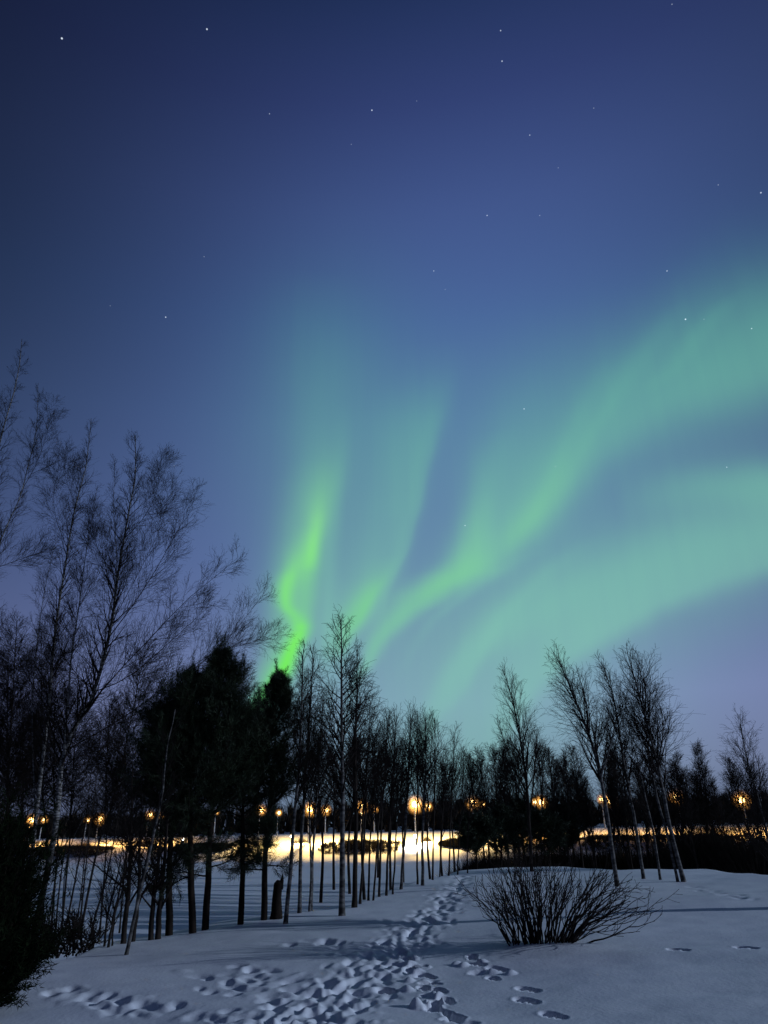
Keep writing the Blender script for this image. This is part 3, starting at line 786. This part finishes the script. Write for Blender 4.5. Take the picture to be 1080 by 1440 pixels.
for k, (bx, ty, yy, rad, lab) in enumerate([
        (700, 1138, 44, 1.0, 'dark conifer behind the round willow bush, nearest the footpath'), (728, 1126, 46, 1.0, 'tallest dark conifer standing behind the round willow bush'),
        (762, 1146, 43, 1.0, 'dark conifer behind the middle of the round willow bush'), (790, 1136, 47, 1.0, 'dark conifer behind the thick end of the round willow bush'),
        (668, 1150, 40, .9, 'low dark conifer where the footpath goes over the crest')]):
    pine(lab, (bx, 1222), (bx + 2, ty), 1205, rad * 1.25, 420 + k, DG, Y=yy, n1=60, m=9, name='conifer', ln=.2, nw=.016)


# ------------------------------------------------------------------ willow bush in front
def bush(name, label, cat, specs, seed, base_px, r=.013, n2=7, n3=5, mtl=None, group=None, rtip=.0032, curl=.25):
    """specs: (base px, tip px, depth offset of tip)"""
    rng = np.random.default_rng(seed)
    b = hit(*base_px, hill); root = thing(name, b, label, cat, group)
    P, Q = [], []
    for (bx, by), (tx, ty), dy_ in specs:
        h = hit(bx, by, hill); s = h - b; s[2] -= .06
        e = at(tx, ty, h[1] + dy_) - b
        m1 = s + (e - s) * .33 + np.array([(s - e)[0] * .12, 0, abs((e - s)[2]) * -.02 + curl * .12 * abs((e - s)[0])])
        m1 = s + (e - s) * np.array([.27, .3, .38]) + rng.normal(size=3) * .02
        m2 = s + (e - s) * np.array([.62, .65, .70]) + rng.normal(size=3) * .03
        P.append(resample([s, m1, m2, e], 10)); q0 = r * rng.uniform(.6, 1.35); Q.append(q0 + (rtip - q0) * np.linspace(0, 1, 10) ** .9)
    P = np.array(P); Q = np.array(Q)
    P[:, 1:] += np.cumsum(rng.normal(size=(len(P), 9, 3)) * .016, axis=1)
    link('stems', Geo().tubes(P, Q, 6).mesh(name + '_stems', [mtl or M_willow]), root)
    B2, Q2 = spawn(rng, P, Q, n2, .25, 1.0, (14, 34), lambda t, pl: .42 * pl * (1.15 - .75 * t), 7, .6, rtip, .25, .09)
    B3, Q3 = spawn(rng, B2, Q2, n3, .2, 1.0, (16, 40), lambda t, pl: .4 * pl, 5, .7, rtip * .9, .2, .1)
    link('twigs', Geo().tubes(B2, Q2, 4).tubes(B3, Q3, 3).mesh(name + '_twigs', [mtl or M_willow]), root)
    return root


rb = random.Random(5)
sp = []
clumps = [(722, 1329, 9), (733, 1330, 7), (746, 1329, 8), (764, 1327, 8), (778, 1327, 8), (790, 1328, 9), (805, 1325, 9)]
for i in range(84):
    f = i / 83
    c = (718 + 90 * f, 1328 - 3 * abs(f - .3))
    # tip runs round the fan from far left over the top to the low right side
    ang = math.radians(148 - 122 * f + rb.uniform(-7, 7))
    rx = 120 if f < .5 else 120 + 76 * (f - .5) * 2
    ry = 124 * rb.uniform(.55, 1.08)
    tip = (758 + rx * rb.uniform(.66, 1.02) * math.cos(ang) + 8 * f, 1326 - ry * math.sin(ang) ** .8)
    sp.append(((c[0] + rb.uniform(-7, 7), c[1] + rb.uniform(-2, 2)), tip, rb.uniform(-.8, .8)))
bush('willow_bush', 'round leafless willow bush with many thin dark stems fanning from the snow', 'bush', sp, 510, (758, 1328), n2=5, n3=2, r=.012)
rb = random.Random(9)
sp = [((x, 1334 + (x - 100) * -.12 + rb.uniform(-3, 5)), (x + rb.uniform(-45, 30), 1310 + (100 - x) * .25 + rb.uniform(-25, 16)), rb.uniform(-.7, .4)) for x in [rb.uniform(5, 132) for i in range(120)]]
bush('brush_pile', 'low tangle of dark brushwood lying in the snow under the thicket at left', 'brush', sp, 513, (70, 1340), r=.014, n2=8, n3=5, rtip=.004)
# an added evergreen shrub stands in for the deep shade of this corner
rng = np.random.default_rng(77)
hb = hit(-40, 1425, hill); eg = thing('added_corner_shrub', hb, 'added black evergreen shrub standing in for the dark fade of the lower left corner', 'shrub')
n = 90; a = rng.uniform(0, 2 * math.pi, n); ph = np.radians(rng.uniform(8, 86, n))
e = np.stack([np.cos(a) * np.cos(ph) * .62, np.sin(a) * np.cos(ph) * .7, np.sin(ph) * 1.55 + .1], 1) * rng.uniform(.8, 1.1, (n, 1))
P = np.stack([e * k for k in np.linspace(0, 1, 6)], 1); P[:, :, 2] -= .1
P[:, :, 2] += (np.linspace(0, 1, 6) ** 2 * .1)[None]
Q = .012 + (.004 - .012) * np.linspace(0, 1, 6)[None].repeat(n, 0)
B2, Q2 = spawn(rng, P, Q, 12, .25, 1, (25, 55), lambda t, pl: .32 * pl + .05, 5, .6, .003, .35, .1)
link('stems', Geo().tubes(P, Q, 4).tubes(B2, Q2, 3).mesh('corner_shrub_stems', [M_pinebark]), eg)
pts = np.concatenate([B2[:, k] for k in range(5)]); drs = np.concatenate([B2[:, min(k + 1, 4)] - B2[:, min(k, 3)] for k in range(5)]); drs /= np.linalg.norm(drs, axis=1, keepdims=True)
M_corner_shade, nt, b = mat('corner_shade_needles', 1.0, (.006, .01, .005), .02); noise_color(nt, b, 3.0, (.003, .006, .003), (.010, .016, .007))  # nearly black, so the corner's shade sits in the needle colour
Vn, Fn = tufts(rng, pts, drs, 9, .09, .006)
link('crown', Geo().add(Vn, Fn).mesh('corner_shade_needles', [M_corner_shade], smooth_shade=False), eg)

# ------------------------------------------------------------------ street lamps on the far road
AMBER = (1.0, .64, .2); WHITE = (1.0, .93, .72)
M_bulb = emission('amber_bulb', (1.0, .62, .2), 22); M_wbulb = emission('white_bulb', (1.0, .95, .8), 40)
M_halo = bpy.data.materials.new('lamp_halo'); M_halo.use_nodes = True  # added glow volume round each bulb, imitating a lens halo
nt = M_halo.node_tree; nt.nodes.clear()
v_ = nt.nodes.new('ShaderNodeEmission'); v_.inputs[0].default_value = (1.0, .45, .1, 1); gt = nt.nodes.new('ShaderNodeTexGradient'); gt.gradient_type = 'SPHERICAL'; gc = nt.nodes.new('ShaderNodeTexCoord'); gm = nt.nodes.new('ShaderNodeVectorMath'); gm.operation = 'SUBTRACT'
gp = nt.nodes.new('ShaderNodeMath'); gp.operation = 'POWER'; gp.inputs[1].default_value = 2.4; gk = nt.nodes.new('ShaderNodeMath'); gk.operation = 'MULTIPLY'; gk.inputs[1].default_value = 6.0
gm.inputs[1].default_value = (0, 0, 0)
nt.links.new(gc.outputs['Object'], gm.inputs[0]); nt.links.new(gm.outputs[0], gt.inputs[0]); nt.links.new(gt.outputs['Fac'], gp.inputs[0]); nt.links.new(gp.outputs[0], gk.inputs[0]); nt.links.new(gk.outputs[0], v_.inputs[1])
M_halo.cycles.emission_sampling = 'NONE'
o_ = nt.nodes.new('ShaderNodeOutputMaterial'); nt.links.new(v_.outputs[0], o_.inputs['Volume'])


def ico(r, c=(0, 0, 0), sub=2, sq=(1, 1, 1)):
    import bmesh
    bm = bmesh.new(); bmesh.ops.create_icosphere(bm, subdivisions=sub, radius=r)
    V = np.array([v.co[:] for v in bm.verts]) * np.array(sq) + np.array(c); F = np.array([[v.index for v in f.verts] for f in bm.faces]); bm.free()
    return V, F


def on_plane(px, py, q):
    d = ray(px, py)
    t = (q - road_d(0, 0)) / (d[0] * RN[0] + d[1] * RN[1])
    return d * t


def lamp(px, py, q, power, label, size=1.0, col=AMBER, white=False, group='lit lamps along the far road', name='street_lamp', tilt=.45):
    p = on_plane(px, py, q); g0 = gz(p[0], p[1]); H = max(1.2, p[2] - g0)
    root = thing(name, (p[0], p[1], g0), label, 'lamp', group)
    sgn = -1
    a = np.array([-RN[0], -RN[1], 0]) * sgn * .55 * (0 if white else 1)     # arm towards the roadway edge
    pole = np.array([[-a[0], -a[1], -.3], [-a[0], -a[1], H * .5], [-a[0], -a[1], H + .25]])
    link('pole', Geo().tubes(pole[None], np.array([[.15, .12, .09]]), 8).mesh('lamp_pole', [M_steel]), root)
    if not white:
        arm = np.array([[-a[0], -a[1], H + .22], [-a[0] * .4, -a[1] * .4, H + .34], [a[0] * .2, a[1] * .2, H + .36]])
        link('arm', Geo().tubes(arm[None], np.array([[.05, .045, .04]]), 6).mesh('lamp_arm', [M_steel]), root)
    V, F = ico(.30, (0, 0, H + .30), 2, (1, 1, .36)); link('lamp_head', Geo().add(V, F).mesh('lamp_head', [M_head]), root)
    V, F = ico(.52 * size, (0, 0, H), 2, (1, 1, .9)); bl = link('bulb', Geo().add(V, F).mesh('lamp_bulb', [M_wbulb if white else M_bulb]), root)
    bl.visible_shadow = True
    if not white:
        V, F = ico(1.0, (0, 0, 0), 3); gl = link('halo', Geo().add(V, F).mesh('lamp_halo', [M_halo]), root); gl.location = (0, 0, H); gl.scale = (1.75 * size,) * 3  # halo as a glowing ball, no part of the lamp itself
    if power <= 0: return root
    li = bpy.data.lights.new('lamp_light', 'SPOT'); li.energy = power; li.color = col; li.shadow_soft_size = .12; li.spot_size = R(146); li.spot_blend = .75
    lo = bpy.data.objects.new('lamp_light', li); COL.objects.link(lo); lo.parent = root; lo.location = (0, 0, H - .47 * size - .12)
    aim = Vector((RN[0] * tilt, RN[1] * tilt, -1.0)); lo.rotation_euler = (-aim).to_track_quat('Z', 'Y').to_euler()
    return root


LAMPS = [(45, 1153, 2, 1.0, 900), (62, 1153, 13, .75, 700), (124, 1153, 13, .75, 700), (141, 1152, 2, 1.0, 1100), (211, 1146, 2, .8, 1000), (227, 1147, 13, .7, 800), (305, 1142, 13, .5, 800),
         (367, 1139, 2, .85, 2000), (392, 1143, 13, .6, 1600), (436, 1138, 2, 1.05, 2600), (459, 1139, 13, .9, 1800), (509, 1134, 2, 1.0, 2600), (527, 1137, 13, .75, 1800), (584, 1131, 2, 1.2, 3000),
         (602, 1134, 13, .8, 1600), (665, 1129, 2, 1.0, 2200), (679, 1131, 13, .5, 1200), (752, 1128, 13, .6, 1000), (761, 1128, 2, .9, 1500), (846, 1124, 13, .7, 900), (858, 1126, 2, 1.0, 1100),
         (951, 1121, 2, 1.0, 1300), (1043, 1125, 2, 1.1, 1800)]
LL = ['brighter lamp of the outermost pair, seen through the dark birches at the photo edge', 'fainter lamp of the outermost pair, seen through the dark birches at the photo edge',
      'fainter lamp of the second pair, behind the dark thicket stems', 'brighter lamp of the second pair, behind the dark thicket stems',
      'brighter lamp of the pair beside the broad dark pine crown', 'fainter lamp of the pair beside the broad dark pine crown', 'tiny lit lamp glinting through the dense pine crowns',
      'amber lamp showing between the two small pines', 'faint amber lamp just right of the smaller pine', 'bright amber lamp on a tall pole left of the double stemmed birch', 'amber lamp between the double stemmed birch and the tall pale birch',
      'brighter lamp of the pair just right of the tall pale birch', 'fainter lamp of the pair just right of the tall pale birch', 'brightest amber lamp above the white floodlight', 'smaller amber lamp beside the one above the white floodlight',
      'amber lamp on a tall lit pole left of the dark conifers', 'small faint lamp beside the tall lit pole left of the conifers', 'faint lamp half hidden in the dark conifers behind the willow bush', 'bright lamp shining out of the dark conifers behind the willow bush',
      'fainter lamp touching the trunk of the leaning birch', 'bright lamp just right of the leaning birch trunk', 'large bright amber lamp on a pole against the densest birch', 'largest amber lamp, by the inward leaning birch at far right']
for (px, py, q, s, pw_), lb in zip(LAMPS, LL):
    mid = 250 < px < 700; lamp(px, py, (-18 if mid else -15) if q < 8 else 3, (pw_ * (10 if mid else 13 if px < 300 else 7)) if q < 8 else 0, lb, s, tilt=.22, col=AMBER if mid else (1.0, .5, .11))
lamp(584, 1176, -22, 210000, 'white floodlight on a short pole at the middle of the lit snow bank', .6, WHITE, True, None, 'floodlight', tilt=.35)
lamp(800, 1180, -15, 16000, 'small white floodlight on the bank behind the willow bush', .5, WHITE, True, None, 'floodlight')
lamp(258, 1180, -15, 16000, 'small white floodlight on the bank behind the pine trunks', .5, WHITE, True, None, 'floodlight')
lamp(410, 1180, -17, 30000, 'white floodlight on the bank right of the smaller pine', .5, WHITE, True, None, 'floodlight')


# ------------------------------------------------------------------ shrubs and trees on the far bank and below the crest
def sticks(rng, P, up, L, w, m):
    """upright slivers: m per point"""
    n = len(P)
    d = np.array([0, 0, 1.0])[None, None] + rng.normal(size=(n, m, 3)) * up
    d /= np.linalg.norm(d, axis=2, keepdims=True)
    s = rng.normal(size=(n, m, 3)); s -= (s * d).sum(2, keepdims=True) * d; s /= np.linalg.norm(s, axis=2, keepdims=True)
    b0 = P[:, None] + rng.normal(size=(n, m, 3)) * .12
    ln = L[:, None, None] * (.6 + .5 * rng.random((n, m, 1)))
    V = np.stack([b0 - s * w, b0 + s * w, b0 + d * ln], 2).reshape(-1, 3)
    return V, np.arange(len(V)).reshape(-1, 3)


def thicket(label, px, py, wpx, hpx, Y, seed, n=420, name='willow_thicket', cat='shrub', w=.05, depth=.35):
    rng = np.random.default_rng(seed)
    if Y < 0:
        c = on_plane(px, py, Y); Y = c[1]
    else: c = at(px, py, Y)
    c[2] = gz(c[0], c[1])
    rx = wpx / FPX * Y / math.cos(PITCH) * .5 * .92; hz = max(.8, at(px, py - hpx, Y)[2] - c[2]) * .95
    root = None
    r = np.sqrt(rng.random(n)); a = rng.random(n) * 2 * math.pi
    P = np.stack([rx * r * np.cos(a), rx * depth * r * np.sin(a), np.zeros(n)], 1)
    if Y > 70:
        P[:, :2] = P[:, :1] * RD + P[:, 1:2] * RN
    P[:, 2] = ground(P[:, 0] + c[0], P[:, 1] + c[1]) - c[2] - .1
    h = hz * np.sqrt(np.clip(1.08 - r * r, .05, 1))
    V, F = sticks(rng, P, .3, h, w, 14)
    o = link(name, Geo().add(V, F).mesh(name, [M_wood], smooth_shade=False)); o.location = c
    tag(o, label, cat, 'shrubs below the lit bank')
    return o


thicket('long low oval thicket on the lit bank right of the tall pale birch', 508, 1197, 120, 16, -22, 601, 480)
for k, (px, py, wp, hp, Y, lab) in enumerate([
        (285, 1200, 90, 15, -21, 'dark low shrubs on the lit bank between the pine trunks'), (90, 1203, 150, 14, -21, 'dark low shrubs below the outermost pair of lamps'),
        (690, 1226, 100, 40, 55, 'dark thicket in the dip behind the footpath crest'), (770, 1224, 150, 50, 60, 'dark thicket in the dip behind the willow bush'),
        (865, 1225, 140, 50, 58, 'dark thicket in the dip behind the leaning birch'), (950, 1225, 120, 52, 55, 'dark thicket in the dip behind the densest birch'), (1000, 1228, 110, 90, 45, 'tall dark thicket beyond the right snow mound'),
        (1075, 1232, 70, 85, 42, 'dark thicket at the right photo edge beyond the mound'), (650, 1204, 60, 16, -21, 'low dark shrubs at the foot of the bank left of the conifers'), (900, 1200, 230, 24, -20, 'long dark shrub strip at the foot of the bank on the right')]):
    thicket(lab, px, py, wp, hp, Y, 610 + k, n=1100, w=.035 if 0 < Y < 70 else .05)

rb = random.Random(44)
for k, px in enumerate([30, 118, 196, 352, 424, 600, 636, 842, 905, 990, 1048]):
    q_ = rb.uniform(-17, -8); p_ = on_plane(px, 1180, q_)
    thicket(f'small dark bush on the lit bank, {ORD[k]} of the small bushes under the lamps', px, 1190, rb.uniform(16, 34), rb.uniform(10, 17), q_, 650 + k, n=60, name='bank_bush', w=.03, depth=.6)

# bare trees standing in the dip and on the bank: a few kinds, copied with their parts
protos = []
for k in range(4):
    rng = np.random.default_rng(700 + k)
    tp = resample(np.array([[0, 0, -.2], [.1, 0, 2.2], [rng.uniform(-.3, .3), .1, 4.4], [rng.uniform(-.5, .5), 0, 6.6]]), 12); trd = .075 * (1 - np.linspace(0, 1, 12) * .92) + .004
    B1, Q1 = spawn(rng, tp[None], trd[None], 34, .42, .99, (14, 34), lambda t, pl: 1.75 * ((1 - t) ** .55 + .1), 7, .55, .007, .4, .07)
    B2, Q2 = spawn(rng, B1, Q1, 8, .2, 1, (20, 45), lambda t, pl: .42 * pl + .1, 5, .6, .006, .15, .1)
    B3, Q3 = spawn(rng, B2, Q2, 4, .2, 1, (20, 50), lambda t, pl: .5 * pl + .06, 3, .8, .005, 0, .1)
    protos.append((Geo().tubes(tp[None], trd[None], 7).mesh('bare_tree_trunk', [M_dark]), Geo().tubes(B1, Q1, 4).tubes(B2, Q2, 3).tubes(B3, Q3, 3).mesh('bare_tree_crown', [M_twig])))
rb = random.Random(21)
xs = [(452, 1040, 60), (470, 1060, 75), (492, 1050, 70), (512, 1045, 62), (531, 1070, 90), (548, 1062, 66), (566, 1080, 80), (584, 1058, 60), (604, 1072, 75), (622, 1080, 64), (638, 1078, 90), (655, 1090, 70), (678, 1070, 60), (700, 1058, 66),
      (722, 1062, 58), (764, 1050, 60), (786, 1075, 75), (806, 1080, 62), (826, 1090, 70), (850, 1072, 60), (872, 1062, 64), (896, 1070, 58), (918, 1080, 70), (944, 1050, 60), (966, 1070, 55), (998, 1052, 75), (978, 1092, 42), (1004, 1098, 46), (1024, 1105, 44), (1050, 1090, 48), (1072, 1080, 50), (838, 1098, 48), (880, 1100, 46), (930, 1102, 50),
      (665, 1075, 50), (690, 1062, 52), (712, 1050, 56), (737, 1060, 50), (772, 1058, 52), (797, 1062, 46), (815, 1068, 54), (832, 1060, 50), (848, 1078, 44), (866, 1070, 48), (888, 1060, 52), (908, 1078, 46), (926, 1066, 50), (943, 1072, 44),
      (960, 1064, 50), (978, 1078, 46), (1012, 1080, 50), (1030, 1092, 44), (1062, 1075, 46)]
near_l = [l[0] for l in LAMPS if l[2] < 8 and l[0] > 420]
xs = [x for x in xs if min(abs(x[0] + 4 - l) for l in near_l) > (6 if x[0] < 700 else 10)]
xs.sort()
for k, (px, ty, Y) in enumerate(xs):
    c = at(px, 1200, Y); c[2] = gz(c[0], c[1]); top = at(px, ty, Y)
    s = (top[2] - c[2]) / 6.6
    t = thing('bare_tree', c, f'dark bare tree behind the crest, {ORD[k]} counting from the pines', 'tree', 'dark bare trees behind the crest')
    t.rotation_euler = (0, 0, rb.uniform(0, 6.28)); t.scale = (s, s, s)
    link('trunk', protos[k % 4][0], t); link('crown', protos[k % 4][1], t)

# the wood beyond the road: one dark mass of trees
rng = np.random.default_rng(31)
NT = 1500
al = rng.uniform(-140, 330, NT); qd = rng.uniform(17, 75, NT)
X = RA[0] + RD[0] * al + RN[0] * qd; Yw = RA[1] + RD[1] * al + RN[1] * qd
H = rng.uniform(5.0, 8.5, NT) * (1 + .25 * vnoise(al / 23, qd / 40, 3)); Zg = ground(X, Yw)
g = Geo()
for lev, mm, wd in ((.0, 10, .45), (.3, 12, .3), (.55, 12, .14)):
    P = np.stack([X, Yw, Zg + H * lev - .3], 1); P[:, :2] += rng.normal(size=(NT, 2)) * .5
    V, F = sticks(rng, P, .22 if lev else .35, H * (.62 if lev < .5 else .48), wd, mm); g.add(V, F)
tag(link('far_wood', g.mesh('far_wood', [M_wood], smooth_shade=False)), 'dark wood of bare trees and conifers filling the slope beyond the lamps', 'wood', kind='stuff')
